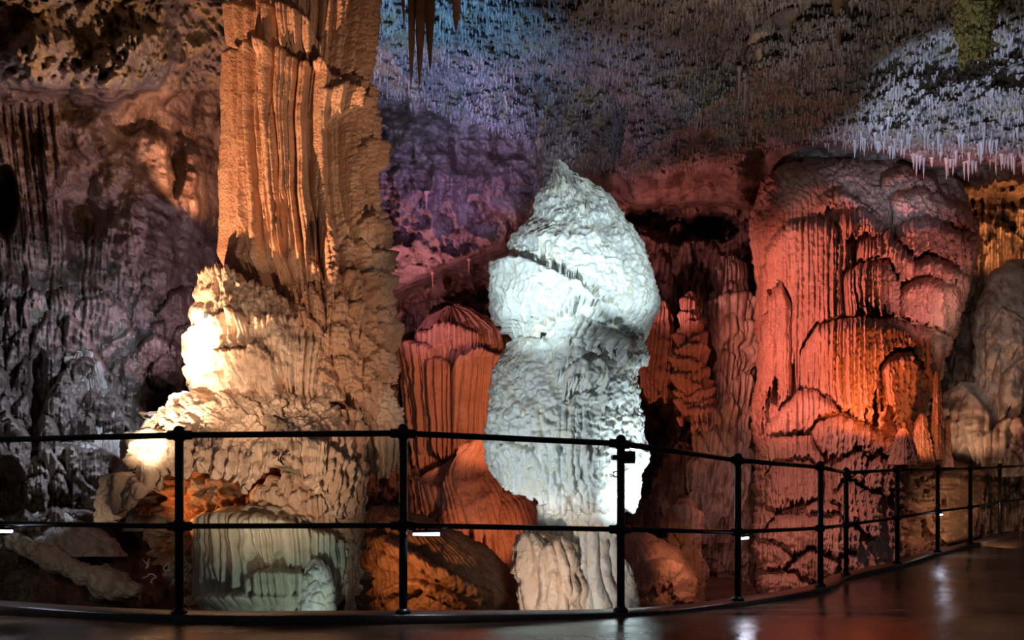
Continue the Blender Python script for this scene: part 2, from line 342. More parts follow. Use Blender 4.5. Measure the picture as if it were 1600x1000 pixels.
# ------------------------------------------------------------------ walkway and railing
posts_px = [(-22, 676, 941), (280, 668, 958), (630, 665, 958), (970, 682, 955), (1153, 710, 938), (1282, 722, 916), (1322, 732, 898), (1402, 728, 880), (1465, 727, 862), (1516, 727, 850), (1562, 725, 838), (1606, 723, 828)]
base = []
for (px, yt, yb) in posts_px:
    D = 1.1*F/(yb-yt); base.append(P(px, yb, D))
base[0].z = 0.0
bY = [4.3]+[b_.y for b_ in base[4:]]; bZ = [0.0]+[b_.z for b_ in base[4:]]
def gz(Y): return np.interp(Y, bY, bZ)
ctl = [Vector((-6.0, 5.6, 0))]+base+[Vector((9.6, 12.4, base[-1].z+.02))]
def along(step=.05):
    out = []
    for i in range(len(ctl)-1):
        p0 = ctl[max(i-1, 0)]; p1 = ctl[i]; p2 = ctl[i+1]; p3 = ctl[min(i+2, len(ctl)-1)]
        n = max(2, int((p2-p1).length/step))
        for j in range(n):
            t = j/n
            out.append(.5*((2*p1)+(p2-p0)*t+(2*p0-5*p1+4*p2-p3)*t*t+(3*p1-p0-3*p2+p3)*t*t*t))
    return out+[ctl[-1]]
cv = along()
def frame_n(i):
    a = cv[max(i-1, 0)]; b_ = cv[min(i+1, len(cv)-1)]; d = (b_-a); d.z = 0; d.normalize(); return Vector((-d.y, d.x, 0))
# floor mesh: strip from the kerb towards and past the camera
rowsF = []
for i, c in enumerate(cv):
    n = frame_n(i); row = []
    for q in np.concatenate([[-.01, .0], np.linspace(.02, 9, 40)]):
        p = c-n*float(q); row.append(p)
    rowsF.append([(p.x, p.y, float(gz(p.y))-.045 + (0 if k > 0 else -1.2)) for k, p in enumerate(row)])
def floor_mat():
    m, nt, b = nodes('wet concrete path'); N, L = nt.nodes, nt.links
    ge = N.new('ShaderNodeNewGeometry')
    mp = N.new('ShaderNodeMapping'); mp.inputs['Scale'].default_value = (.55, 1.3, 1); L.new(ge.outputs['Position'], mp.inputs['Vector'])
    n1 = N.new('ShaderNodeTexNoise'); n1.inputs['Scale'].default_value = 1.6; n1.inputs['Detail'].default_value = 8; n1.inputs['Roughness'].default_value = .6; L.new(mp.outputs[0], n1.inputs['Vector'])
    r = N.new('ShaderNodeValToRGB'); r.color_ramp.elements[0].position = .38; r.color_ramp.elements[1].position = .66
    r.color_ramp.elements[0].color = (.065, .038, .024, 1); r.color_ramp.elements[1].color = (.16, .10, .065, 1)
    L.new(n1.outputs['Fac'], r.inputs['Fac']); L.new(r.outputs['Color'], b.inputs['Base Color'])
    r2 = N.new('ShaderNodeMapRange'); r2.inputs[1].default_value = .35; r2.inputs[2].default_value = .65; r2.inputs[3].default_value = .06; r2.inputs[4].default_value = .30
    L.new(n1.outputs['Fac'], r2.inputs[0]); L.new(r2.outputs[0], b.inputs['Roughness'])
    n2 = N.new('ShaderNodeTexNoise'); n2.inputs['Scale'].default_value = 9; n2.inputs['Detail'].default_value = 8; n2.inputs['Roughness'].default_value = .6; L.new(ge.outputs['Position'], n2.inputs['Vector'])
    bu = N.new('ShaderNodeBump'); bu.inputs['Strength'].default_value = .35; bu.inputs['Distance'].default_value = .012
    L.new(n2.outputs['Fac'], bu.inputs['Height']); L.new(bu.outputs['Normal'], b.inputs['Normal'])
    return m
tag(link('floor', mesh_grid('floor', np.array(rowsF)), floor_mat()), kind='structure')
# kerb
sec = [(-.11, -1.0), (-.11, -.004), (-.10, 0), (.045, 0), (.055, -.008), (.055, -.06)]
K = np.array([[[*(cv[i]-frame_n(i)*s_)[:2], cv[i].z+z_] for (s_, z_) in sec] for i in range(len(cv))])
kerb_m = rock('wet dark kerb', (.02, .016, .014), (.06, .05, .045), rough=.3, bs=30, bump=.5, dist=.01)
tag(link('trim_1', mesh_grid('kerb', K), kerb_m), kind='structure')

def tube_mesh(pts, rad, n=14, cap=True, name='tube'):
    pts = [Vector(p) for p in pts]; rad = rad if hasattr(rad, '__len__') else [rad]*len(pts)
    rings = []
    up = Vector((0, 0, 1)) if abs((pts[-1]-pts[0]).normalized().z) < .9 else Vector((1, 0, 0))
    for i, p in enumerate(pts):
        d = (pts[min(i+1, len(pts)-1)]-pts[max(i-1, 0)]).normalized()
        a = d.cross(up).normalized(); b_ = d.cross(a).normalized()
        rings.append([tuple(p+(a*math.cos(t)+b_*math.sin(t))*rad[i]) for t in [2*PI*j/n for j in range(n)]])
    return mesh_grid(name, np.array(rings), wrap=True, capt=cap, capb=cap)
RH, MH, PH = 1.055, .515, 1.1
rail = thing('handrail', base[2], 'dark steel pipe handrail with two rails curving along the wet walkway edge', 'railing')
def child(name, me, m, par, org):
    return link(name, me, m, par, org)
O = base[2]
for i, p in enumerate(base):
    pr = .0245
    po = child('post', tube_mesh([p, p+Vector((0, 0, PH-.012))], pr), M['steel'], rail, O)
    child('base_flange', tube_mesh([p, p+Vector((0, 0, .012)), p+Vector((0, 0, .03))], [.047, .047, .028]), M['steel'], po, O)
    ts = [j/8*PI/2 for j in range(9)]
    child('post_cap', tube_mesh([p+Vector((0, 0, PH-.03))]+[p+Vector((0, 0, PH-.012+.024*math.sin(t))) for t in ts], [.030]+[.030*max(math.cos(t), .05) for t in ts]), M['steel'], po, O)
    for h in (RH, MH):
        nb = [base[j] for j in (i-1, i+1) if 0 <= j < len(base)]
        cc = p+Vector((0, 0, h))
        child('rail_fitting', tube_mesh([cc-Vector((0, 0, .035)), cc-Vector((0, 0, .028)), cc+Vector((0, 0, .028)), cc+Vector((0, 0, .035))], [.026, .034, .034, .026]), M['steel'], po, O)
        for q in nb:
            d = (q-p).normalized(); child('rail_socket', tube_mesh([cc+d*.01, cc+d*.072, cc+d*.076], [.0275, .0275, .022]), M['steel'], po, O)
for i in range(len(base)-1):
    for nm, h in (('top_rail', RH), ('middle_rail', MH)):
        child(nm, tube_mesh([base[i]+Vector((0, 0, h)), base[i+1]+Vector((0, 0, h))], .0185 if nm == 'top_rail' else .0165), M['steel'], rail, O)

def box_mesh(c, sx, sy, sz, rot=0.0, bev=.004, name='box'):
    import bmesh
    bm = bmesh.new(); bmesh.ops.create_cube(bm, size=1)
    for v in bm.verts: v.co = Vector((v.co.x*sx, v.co.y*sy, v.co.z*sz))
    bmesh.ops.bevel(bm, geom=bm.edges[:], offset=bev, segments=2, affect='EDGES', profile=.5)
    q = Quaternion((0, 0, 1), rot)
    for v in bm.verts: v.co = q @ v.co+Vector(c)
    me = bpy.data.meshes.new(name); bm.to_mesh(me); bm.free(); return me
# sensor box clamped on the fourth post
pb = base[3]+Vector((0, 0, 1.1-(715-682)/F*base[3].y))
bx = thing('sensor_box', pb, 'small black box clamped to the railing post before the white stalagmite', 'box')
link('housing', box_mesh(pb+Vector((.045, -.03, 0)), .075, .05, .075), M['steel'], bx, pb)
link('clamp', box_mesh(pb+Vector((-.02, -.012, 0)), .075, .07, .03), M['steel'], bx, pb)
hk = [pb+Vector((-.035+.018*math.cos(t), -.03, -.105+.018*math.sin(t))) for t in [2*PI*j/16 for j in range(14)]]
link('hook', tube_mesh(hk, .004, 8), M['steel'], bx, pb)
LEDP = []
# led tube lights under the middle rail
leds = [(2, 0, 'led tube light under the middle rail at the far left end'), (668, 2, 'led tube light under the middle rail between big column and white stalagmite'),
        (1162, 4, 'led tube light under the middle rail at the post left of the rose flowstone'), (1470, 8, 'small led tube light under the middle rail of the distant railing')]
for (px, i, lab) in leds:
    a = base[i]; b_ = base[i+1]
    # point on the rail segment seen at px
    best = min(range(101), key=lambda j: abs(CX+F*(a.x+(b_.x-a.x)*j/100)/(a.y+(b_.y-a.y)*j/100)-px))
    c = a.lerp(b_, best/100)+Vector((0, 0, MH-.045)); d = (b_-a).normalized()
    LEDP.append(c)
    ln = .17 if i in (0, 2) else (.13 if i == 4 else .09)
    L_ = thing('led_light', c, lab, 'light')
    rot = math.atan2(d.y, d.x)
    link('housing', box_mesh(c+Vector((0, 0, .012)), ln, .035, .014, rot, .003), M['steel'], L_, c)
    link('diffuser', tube_mesh([c-d*ln*.46-Vector((0, 0, .003)), c+d*ln*.46-Vector((0, 0, .003))], .011), M['led'], L_, c)
    link('bracket', box_mesh(c+Vector((0, 0, .03)), .02, .02, .035, rot, .003), M['steel'], L_, c)

# ================================================================== BIG COLUMN
D1 = 7.7
col = thing('cave_column', P(430, 960, D1-.2)-Vector((0, 0, .0)), 'massive orange-lit fluted limestone column rising to the ceiling behind the railing', 'cave column')
O1 = P(430, 960, D1-.2)
def d_shaft(e):
    px, py, a, V = e['px'], e['py'], e['a'], e['V']
    r = .05*fbm(V[..., 0]*2, V[..., 2]*1.2, V[..., 1]*2, 100, 3)
    vert = ss(76, 92, py-(.10*(px-350)*ss(420, 520, px)+.7*np.clip(px-500, 0, 90)))
    low = ss(395, 470, py+.9*(px-470))
    pp = pipes(a, py, 24, .8, .012, 101)
    r += (.21*pp+.05*pipes(a, py, 9, 1, .03, 102)+.10*pipes(a, py, 60, .9, .015, 97))*(1-.5*low)
    r += lobes(px, py, [([(330, 90), (350, 80), (400, 72), (450, 82), (500, 98), (530, 135), (560, 175), (620, 260)], 400, .16)], 103, lipn=5)
    r += lobes(px, py, [([(410, 45), (430, 15), (455, 12), (480, 25), (505, 70)], 62, .17), ([(330, 20), (360, 0), (400, 10)], 70, .10)], 105, lipn=3)
    r += lobes(px, py, [([(535, 245), (560, 215), (590, 230), (620, 245)], 60, .12), ([(545, 360), (565, 335), (600, 345)], 160, .1), ([(500, 150), (545, 120), (600, 150)], 60, .12)], 98)
    rs = ss(505, 545, px+.02*py)
    r += rs*(.03*scallop(a, py, 30, 40, 104, .8)+.04*(1-cells(a/9, py/6, 107))+.06*pipes(a+.12*py, py, 15, .6, .02, 99))*(1-low)
    r += low*(.17*scallop(px+.2*py, py-.45*px, 60, 44, 106, .6)+.045*(1-cells((px+.3*py)/10, (py-.4*px)/7, 108)))
    r += -.12*ss(500, 470, px)*ss(395, 430, py)
    return r
rows = [(-260, 360, 575), (-100, 360, 580), (0, 360, 582), (60, 361, 576), (90, 361, 572), (140, 361, 562), (180, 361, 556), (240, 361, 558), (300, 361, 560), (345, 360, 570), (380, 357, 582), (440, 350, 594), (470, 350, 606), (520, 355, 612), (570, 360, 612), (600, 370, 622), (650, 400, 632), (700, 440, 636), (760, 480, 600)]
rows2 = [r for r in rows if r[0] <= 620]
link('shaft', body(rows2, D1, 1.0, nt=420, disp=d_shaft, sm=5, b=.6, capt=False), M['warm'], col, O1)
# right-hand hanging lobe (ends in drips around 597,755)
def d_lobe(e):
    px, py, a = e['px'], e['py'], e['a']
    up = ss(690, 640, py)
    return up*(.05*(1-cells(a/9, py/6.5, 110))+.04*scallop(a, py, 30, 22, 113, .7))+(1-up)*.09*pipes(a, py, 13, .6, .02, 111)+.04*fbm(px/20, py/20, 0, 112, 2)
link('hanging_lobe', body([(585, 560, 575), (595, 540, 602), (620, 530, 620), (650, 540, 632), (690, 556, 636), (720, 566, 630), (750, 572, 620)], D1-.35, .8, nt=260, disp=d_lobe,
    hem=lambda X, th: 722+28*np.clip(1-((X-598)/26)**2, 0, 1)+8*vn(X/6, 0, 0, 3), under=.3), M['cream'], col, O1)
DIAG = [([(505, 385), (530, 365), (560, 375), (600, 410)], 34, .15), ([(455, 445), (475, 402), (520, 420), (560, 462), (606, 530)], 36, .17), ([(440, 480), (475, 447), (525, 470), (570, 515), (612, 575)], 36, .17),
    ([(440, 520), (475, 488), (520, 512), (560, 550), (600, 600)], 40, .16), ([(470, 570), (500, 545), (545, 570), (600, 640)], 60, .15), ([(560, 500), (590, 470), (625, 500)], 40, .15), ([(565, 560), (595, 535), (630, 560)], 50, .15)]
def d_sh2(e):
    px, py, a = e['px'], e['py'], e['a']
    return lobes(px, py, DIAG, 117, rag=.3, hemw=6, lipn=4, fall=.3, over=True, top=14)*1.35+.03*scallop(px+.3*py, py-.5*px, 56, 36, 114, .6)+.045*(1-cells((px+.3*py)/10, (py-.4*px)/7, 115))+.05*pipes(a, py, 14, .8, .03, 116)*ss(560, 600, py)
link('side_flowstone', body([(390, 500, 520), (420, 470, 560), (470, 455, 596), (520, 450, 610), (570, 455, 612), (620, 470, 620), (680, 520, 600), (700, 535, 590)], D1-.30, .8, nt=340, disp=d_sh2,
    hem=lambda X, th: np.interp(X, [440, 500, 520, 545, 570, 600, 625], [640, 690, 700, 655, 650, 690, 690])+9*vn(X/8, 0, 0, 5), under=.5), M['warm'], col, O1)
# lit shoulder at the left
def d_shoulder(e):
    px, py, a = e['px'], e['py'], e['a']
    r = .05*fbm(px/30, py/30, 0, 120, 3)
    r += lobes(px, py, [([(283, 450), (300, 425), (340, 412), (380, 425), (430, 450), (500, 500), (545, 550)], 150, .17),
        ([(280, 520), (325, 497), (360, 480), (385, 490), (398, 520)], 75, .20), ([(283, 575), (320, 556), (350, 546), (372, 548), (400, 536), (436, 565)], 85, .24),
        ([(395, 490), (430, 480), (470, 500), (520, 540), (545, 575)], 90, .20)], 121, rag=.2, lipn=5)
    lowp = ss(440, 500, py)
    r += (.08*pipes(px, py, 19, 1.2, .10, 122)+.03*pipes(px, py, 8, 1, .2, 123))*lowp+.04*(1-lowp)*pipes(px, py, 16, 1.2, .12, 124)-.10*ss(440, 470, px)*ss(540, 510, px)*ss(490, 520, py)*(1-pipes(px, py, 22, .5, .03, 128))-.03*cells(px/12, py/18, 126)+.04*fbm(px/14, py/18, 0, 127, 2)
    r += .05*ss(460, 410, py-.35*(px-340))*scallop(px, py-.35*px, 18, 14, 125)
    return r
link('shoulder', body([(410, 332, 346), (416, 312, 372), (426, 299, 402), (450, 292, 440), (500, 292, 490), (540, 294, 520), (580, 297, 540), (625, 300, 556)], D1-.45, .9, nt=420, disp=d_shoulder), M['cream'], col, O1)
# broad skirt with a ragged hem and hollow underside
hx_ = [150, 165, 190, 215, 232, 260, 300, 335, 370, 400, 420, 445, 465, 490, 520, 545, 600]
hy_ = [800, 812, 800, 765, 742, 738, 728, 742, 762, 740, 716, 712, 735, 762, 790, 815, 820]
def d_skirt(e):
    px, py, a = e['px'], e['py'], e['a']
    r = .06*fbm(px/40, py/40, 0, 130, 3)
    up = ss(700, 650, py+.25*np.abs(px-380)-20)
    r += up*(.07*scallop(px+.3*(py-600), py, 40, 15, 131, 1.2)+.03*scallop(px, py, 14, 8, 134, .8))
    V = e['V']; r += (1-up)*(.15*pipes(a*1.3, py, 25, 1.1, .07, 132)+.04*pipes(a*1.3, py, 9, 1, .1, 137)-.06*cells(a/13, py/16, 133)+.06*fbm(V[..., 0]*5, V[..., 1]*5, V[..., 2]*4, 136, 3))
    r += .10*lobes(px, py, [([(195, 690), (225, 670), (300, 680), (330, 700)], 60, 1), ([(395, 690), (430, 670), (500, 690), (560, 740)], 70, 1), ([(150, 780), (180, 745), (215, 740), (240, 770)], 60, 1)], 135)
    return r
rows = [(600, 360, 420), (606, 320, 470), (614, 280, 505), (630, 252, 528), (650, 232, 540), (680, 212, 550), (700, 203, 554), (740, 188, 556), (780, 165, 556), (830, 156, 556)]
link('skirt', body(rows, D1-.75, .62, nt=560, disp=d_skirt, hem=lambda X, th: np.interp(X, hx_, hy_)+7*vn(X/9, 0, 0, 8)+5*vn(X/4, 0, 0, 9), under=.8, sm=7), M['cream'], col, O1)
def d_core(e):
    px, py, V = e['px'], e['py'], e['V']
    return .22*ridged(V[..., 0]*3, V[..., 1]*3, V[..., 2]*3, 140, 4)+.14*(1-cells(px/16, py/14, 141))+.1*fbm(px/14, py/10, 0, 142, 3)
link('hollow_core', body([(640, 240, 540), (700, 215, 560), (760, 200, 560), (800, 200, 560), (840, 225, 560), (880, 262, 560), (930, 290, 565), (985, 300, 570)], D1-.12, .34, nt=460, disp=d_core, capt=False), M['cell'], col, O1)
def d_base(e):
    px, py, a = e['px'], e['py'], e['a']
    r = .03*fbm(px/20, py/20, 0, 150, 2)
    r += lobes(px, py, [([(296, 812), (310, 800), (360, 792), (392, 800)], 150, .10), ([(380, 815), (400, 800), (450, 812), (500, 830), (535, 850)], 90, .18), ([(385, 900), (420, 885), (470, 890), (520, 900)], 50, .22), ([(300, 935), (340, 925), (420, 925), (480, 925)], 40, .18)], 151)
    r += .12*pipes(a, py, 13, .7, .02, 152)*ss(795, 815, py)*ss(950, 930, py)
    return r
link('base_drapery', body([(780, 330, 480), (790, 310, 500), (800, 304, 515), (850, 300, 530), (900, 302, 535), (985, 296, 545)], D1-.8, .55, nt=360, disp=d_base), M['green'], col, O1)
def d_pink(e):
    px, py, a = e['px'], e['py'], e['a']
    return .12*scallop(px, py, 34, 26, 160, .7)+.08*pipes(a, py, 11, .9, .04, 161)+.03*fbm(px/9, py/9, 0, 4, 2)
link('inner_flowstone', body([(735, 450, 480), (745, 430, 510), (770, 400, 540), (810, 385, 552), (860, 385, 560), (930, 390, 562)], D1-.72, .5, nt=300, disp=d_pink), M['cream'], col, O1)
def d_pil(e):
    px, py, a = e['px'], e['py'], e['a']
    return .05*scallop(a, py, 18, 22, 170, .6)+.04*pipes(a, py, 12, 1, .03, 171)+.03*fbm(px/12, py/12, 0, 3, 3)
link('side_pillar', body([(640, 530, 560), (690, 528, 572), (720, 526, 574), (780, 530, 572), (850, 536, 564), (920, 540, 556), (985, 538, 552)], D1-.85, .8, nt=200, disp=d_pil, capt=False), M['warm'], col, O1)

# small things by the column
def bumpy(a1=.02, s=14, seed=0, pp=0.0):
    return lambda e: a1*scallop(e['a'], e['py'], s*1.3, s, seed, .6)+a1*.6*fbm(e['px']/s*1.5, e['py']/s*1.5, 0, seed+1, 3)+pp*pipes(e['a'], e['py'], s*.5, .9, .04, seed+2)
o = link('stalagmite', body([(872, 490, 494), (876, 484, 506), (890, 478, 516), (920, 470, 522), (945, 463, 524), (990, 458, 526)], 6.5, .9, nt=150, disp=bumpy(.035, 20, 200)), M['white'], None, P(490, 985, 6.5))
tag(o, 'small white tapering stalagmite standing before the base of the big column', 'stalagmite')
o = link('stalagmite', body([(624, 424, 430), (628, 418, 438), (640, 417, 440), (655, 413, 440), (672, 408, 444), (690, 404, 448)], 6.55, .9, nt=90, disp=bumpy(.025, 11, 204)), M['cream'], None, P(426, 690, 6.55))
tag(o, 'tiny knobbly stalagmite stub on the broad skirt of the big column', 'stalagmite')

# ================================================================== WHITE STALAGMITE
D2 = 8.3
st = thing('stalagmite', P(900, 985, D2), 'tall gleaming white stalagmite with stacked bulbous caps behind the railing', 'stalagmite'); O2 = P(900, 985, D2)
def channel(px, py, pts, depth, width, seed=0):
    xs = [p[0] for p in pts]; ys = [p[1] for p in pts]
    u = (px-xs[0])/(xs[-1]-xs[0])*2-1
    yl = np.interp(px, xs, ys)+3*vn(px/10, 0, 0, seed)
    up = yl-width*(1+.8*vn(px/4.2, 0, 1, seed)+.4*vn(px/2, 0, 2, seed))
    return -depth*ss(up-2, up+3, py)*ss(yl+3, yl-2, py)*np.sqrt(np.clip(1-u**4, 0, 1))*(np.abs(u) < 1)
def nod(px, py, seed): return .040*np.clip(1-cells(px/17+.5*vn(px/9, py/9, 0, seed), py/12+.5*vn(px/9, py/9, 5, seed), seed), 0, 1)**1.2+.012*(1-cells(px/6.5, py/6, seed+1))+.03*fbm(px/9, py/12, 0, seed+2, 3)
def d_w1(e):
    px, py, a = e['px'], e['py'], e['a']
    r = .07*fbm(px/34, py/34, e['th'], 210, 3)+nod(a, py, 211)
    r += lobes(px, py, [([(770, 415), (812, 404), (850, 418), (893, 440), (925, 470), (960, 490), (1000, 540)], 95, .27),
        ([(870, 508), (905, 492), (950, 512), (978, 545)], 60, .26)], 212, rag=.3, hemw=6)+channel(px, py, [(780, 418), (812, 404), (850, 418), (893, 440), (925, 470), (960, 492), (1000, 540)], .16, 20, 215)+channel(px, py, [(860, 510), (905, 494), (950, 514), (985, 550)], .12, 12, 216)+channel(px, py, [(900, 350), (960, 370), (1020, 450)], .03, 22, 217)
    mid = ss(395, 430, py-.1*px+60)
    r += mid*.03*pipes(a+.3*py, py, 9, 1, .12, 213)+.10*ss(.55, .9, vn(a/9, py/16, 0, 214))*-1*ss(370, 420, py)*ss(500, 470, py-.3*(px-900))
    return r
def hem1(X, th): return np.interp(X, [780, 800, 815, 860, 900, 940, 980, 995, 1030], [495, 515, 530, 520, 535, 555, 565, 560, 520])+7*vn(X/6, 0, 0, 6)
rows = [(249, 868, 874), (256, 865, 881), (268, 862, 893), (278, 858, 915), (300, 846, 942), (325, 835, 968), (345, 822, 977), (370, 798, 1000), (400, 789, 1016), (430, 787, 1024), (465, 787, 1027), (490, 787, 1024), (505, 794, 1016), (530, 806, 1004), (575, 815, 992)]
link('upper_cap', body(rows, D2, .95, nt=460, disp=d_w1, hem=hem1, sm=5, under=.6), M['white'], st, O2)
def d_w2(e):
    px, py, a = e['px'], e['py'], e['a']
    r = .07*fbm(px/34, py/34, e['th'], 220, 3)+nod(a, py, 221)
    r += lobes(px, py, [([(862, 545), (885, 530), (920, 530), (930, 560)], 52, .16), ([(880, 580), (905, 560), (935, 565), (945, 590)], 52, .18)], 222, rag=.3, hemw=6)+channel(px, py, [(765, 730), (790, 690), (830, 700), (850, 745)], .08, 16, 225)+channel(px, py, [(880, 625), (910, 612), (945, 620)], .12, 14, 226)
    lo = ss(620, 660, py)
    r += lo*(.05*pipes(a, py, 12, 1, .15, 223)-.10*ss(.4, .9, vn(a/10, py/14, 0, 224)))
    return r
def hem2(X, th): return np.interp(X, [755, 765, 795, 800, 815, 835, 870, 940, 985, 1010], [730, 738, 740, 750, 765, 780, 800, 800, 795, 700])+6*vn(X/7, 0, 0, 6)
rows = [(508, 830, 870), (516, 815, 960), (530, 802, 994), (550, 785, 999), (580, 773, 1001), (620, 768, 1002), (650, 765, 1003), (690, 762, 1008), (720, 763, 1006), (750, 775, 1000), (800, 800, 985)]
link('lower_cap', body(rows, D2, .95, nt=460, disp=d_w2, hem=hem2, sm=5, under=.5), M['white'], st, O2)
def d_w3(e):
    px, py, a = e['px'], e['py'], e['a']
    r = .09*pipes(a, py, 22, 1.0, .02, 230)+.03*fbm(px/10, py/14, 0, 231, 3)+lobes(px, py, [([(845, 790), (870, 775), (920, 775), (960, 800)], 45, .10)], 232)
    return r
link('stem', body([(735, 840, 990), (770, 846, 985), (810, 850, 965), (860, 850, 965), (900, 845, 970), (930, 838, 985), (985, 830, 1002)], D2, .9, nt=300, disp=d_w3, capt=False), M['white'], st, O2)
def d_w4(e):
    px, py, a = e['px'], e['py'], e['a']
    return .08*fbm(px/22, py/22, 0, 240, 3)+.07*pipes(a, py, 19, 1, .06, 241)+lobes(px, py, [([(800, 860), (812, 835), (835, 832), (850, 850)], 60, .1), ([(840, 860), (870, 840), (905, 855)], 80, .12)], 242)
link('foot_lobe', body([(824, 820, 838), (830, 812, 856), (845, 806, 885), (870, 803, 908), (895, 806, 915), (915, 812, 916), (940, 808, 918), (985, 806, 922)], D2-.45, .7, nt=320, disp=d_w4), M['cream'], st, O2)
link('side_foot', body([(868, 966, 970), (880, 962, 982), (900, 958, 990), (930, 955, 998), (985, 950, 1004)], D2-.1, .8, nt=150, disp=bumpy(.03, 14, 244)), M['white'], st, O2)

# ================================================================== ROSE FLOWSTONE MOUND
D3 = 12.8
def d_red(e, only=False):
    px, py, a, V = e['px'], e['py'], e.get('a'), e.get('V')
    L = [([(1190, 420), (1205, 370), (1235, 345), (1285, 338), (1312, 352), (1330, 385)], 285, .45),
         ([(1275, 300), (1320, 285), (1372, 330)], 36, .40), ([(1385, 262), (1420, 250), (1478, 278)], 34, .42), ([(1395, 300), (1450, 288), (1520, 318)], 46, .48),
         ([(1310, 335), (1350, 322), (1402, 372)], 46, .50), ([(1400, 350), (1455, 333), (1532, 378)], 72, .52), ([(1340, 378), (1385, 362), (1445, 412)], 56, .55),
         ([(1425, 408), (1460, 396), (1520, 440)], 110, .50), ([(1318, 425), (1345, 408), (1392, 406), (1412, 440)], 92, .58), ([(1408, 450), (1440, 432), (1490, 445), (1508, 480)], 90, .50),
         ([(1186, 520), (1200, 460), (1222, 440), (1236, 470)], 200, .55),
         ([(1250, 550), (1275, 508), (1340, 493), (1400, 498), (1450, 512), (1478, 545)], 185, .75), ([(1372, 572), (1395, 550), (1425, 545), (1444, 575)], 90, .80),
         ([(1200, 668), (1232, 622), (1265, 607), (1298, 622), (1318, 658)], 75, .55), ([(1248, 695), (1275, 657), (1310, 648), (1360, 668), (1425, 705)], 70, .60),
         ([(1158, 730), (1172, 688), (1240, 678), (1265, 682), (1287, 715)], 120, .48), ([(1300, 728), (1335, 700), (1365, 724)], 60, .55), ([(1350, 728), (1375, 704), (1415, 732)], 60, .5),
         ([(1194, 750), (1210, 722), (1262, 716), (1288, 740)], 80, .58), ([(1280, 795), (1325, 748), (1375, 770)], 75, .55), ([(1250, 797), (1280, 778), (1315, 797)], 42, .6),
         ([(1144, 820), (1165, 783), (1212, 800)], 62, .45), ([(1198, 828), (1215, 803), (1300, 803), (1335, 828)], 66, .58),
         ([(1144, 870), (1170, 838), (1215, 846), (1255, 888)], 62, .55), ([(1280, 890), (1320, 862), (1355, 890)], 60, .55), ([(1228, 885), (1265, 856), (1315, 876)], 60, .55), ([(1126, 915), (1170, 894), (1230, 892), (1295, 922)], 110, .65)]
    if only: return 1.1*ss(560, 900, py)+.35*ss(330, 520, py)*ss(1240, 1300, px)+.8*lobes(px, py, L, 301, rag=.2, hemw=7, lipn=3, fall=.22, over=True, top=20)
    r = .12*fbm(V[..., 0]*1.2, V[..., 2]*1.2, V[..., 1]*1.2, 302, 3)
    k = ss(300, 360, py)
    r += k*(.10*pipes(px, py, 8, 1, .03, 303)+.05*pipes(px, py, 4.2, .8, .03, 304)+.06*pipes(px, py, 23, .9, .02, 305))
    r += .05*(1-k)*scallop(px-.6*py, py, 22, 14, 306)
    r += .06*scallop(px, py, 30, 16, 307, .5)*ss(600, 650, py)+.03*fbm(px/5, py/5, 0, 308, 2)
    return r
o = link('flowstone_mound', body([(236, 1290, 1370), (240, 1255, 1420), (250, 1215, 1470), (275, 1185, 1500), (300, 1175, 1522), (350, 1172, 1535), (400, 1178, 1532), (450, 1180, 1515), (520, 1182, 1492), (560, 1183, 1482), (600, 1184, 1462), (650, 1178, 1440), (700, 1180, 1428), (780, 1182, 1420), (850, 1180, 1425), (950, 1185, 1420)],
    D3, .75, nt=700, disp=d_red, push=lambda X, Y: d_red(dict(px=X, py=Y), True), b=.62, pw=2.3), M['red'], None, P(1300, 940, D3))
tag(o, 'huge rose-red flowstone mound of tiered fringed draperies right of the white stalagmite', 'flowstone')

# grey column at the right edge
def d_grey(e):
    px, py, a = e['px'], e['py'], e['a']
    r = lobes(px, py, [([(1478, 690), (1500, 620), (1520, 600), (1550, 650)], 120, .35), ([(1535, 690), (1560, 660), (1640, 650)], 80, .4), ([(1540, 520), (1565, 480), (1600, 500)], 90, .2), ([(1560, 590), (1590, 560), (1640, 570)], 90, .3)], 311)
    r += .2*fbm(px/50, py/50, 0, 312, 4)+.10*pipes(a, py, 12, 1, .03, 313)*ss(600, 680, py)+.05*ridged(px/14, py/20, 0, 314, 3)*ss(450, 520, py)
    return r
o = link('flowstone_column', body([(404, 1575, 1600), (410, 1556, 1625), (425, 1542, 1650), (470, 1522, 1680), (540, 1514, 1700), (600, 1505, 1715), (640, 1494, 1720), (690, 1484, 1730), (745, 1480, 1740)], 12.9, .8, nt=420, disp=d_grey), M['grey'], None, P(1610, 745, 12.9))
tag(o, 'thick grey-brown flowstone column on the rock ledge at the right edge', 'flowstone')
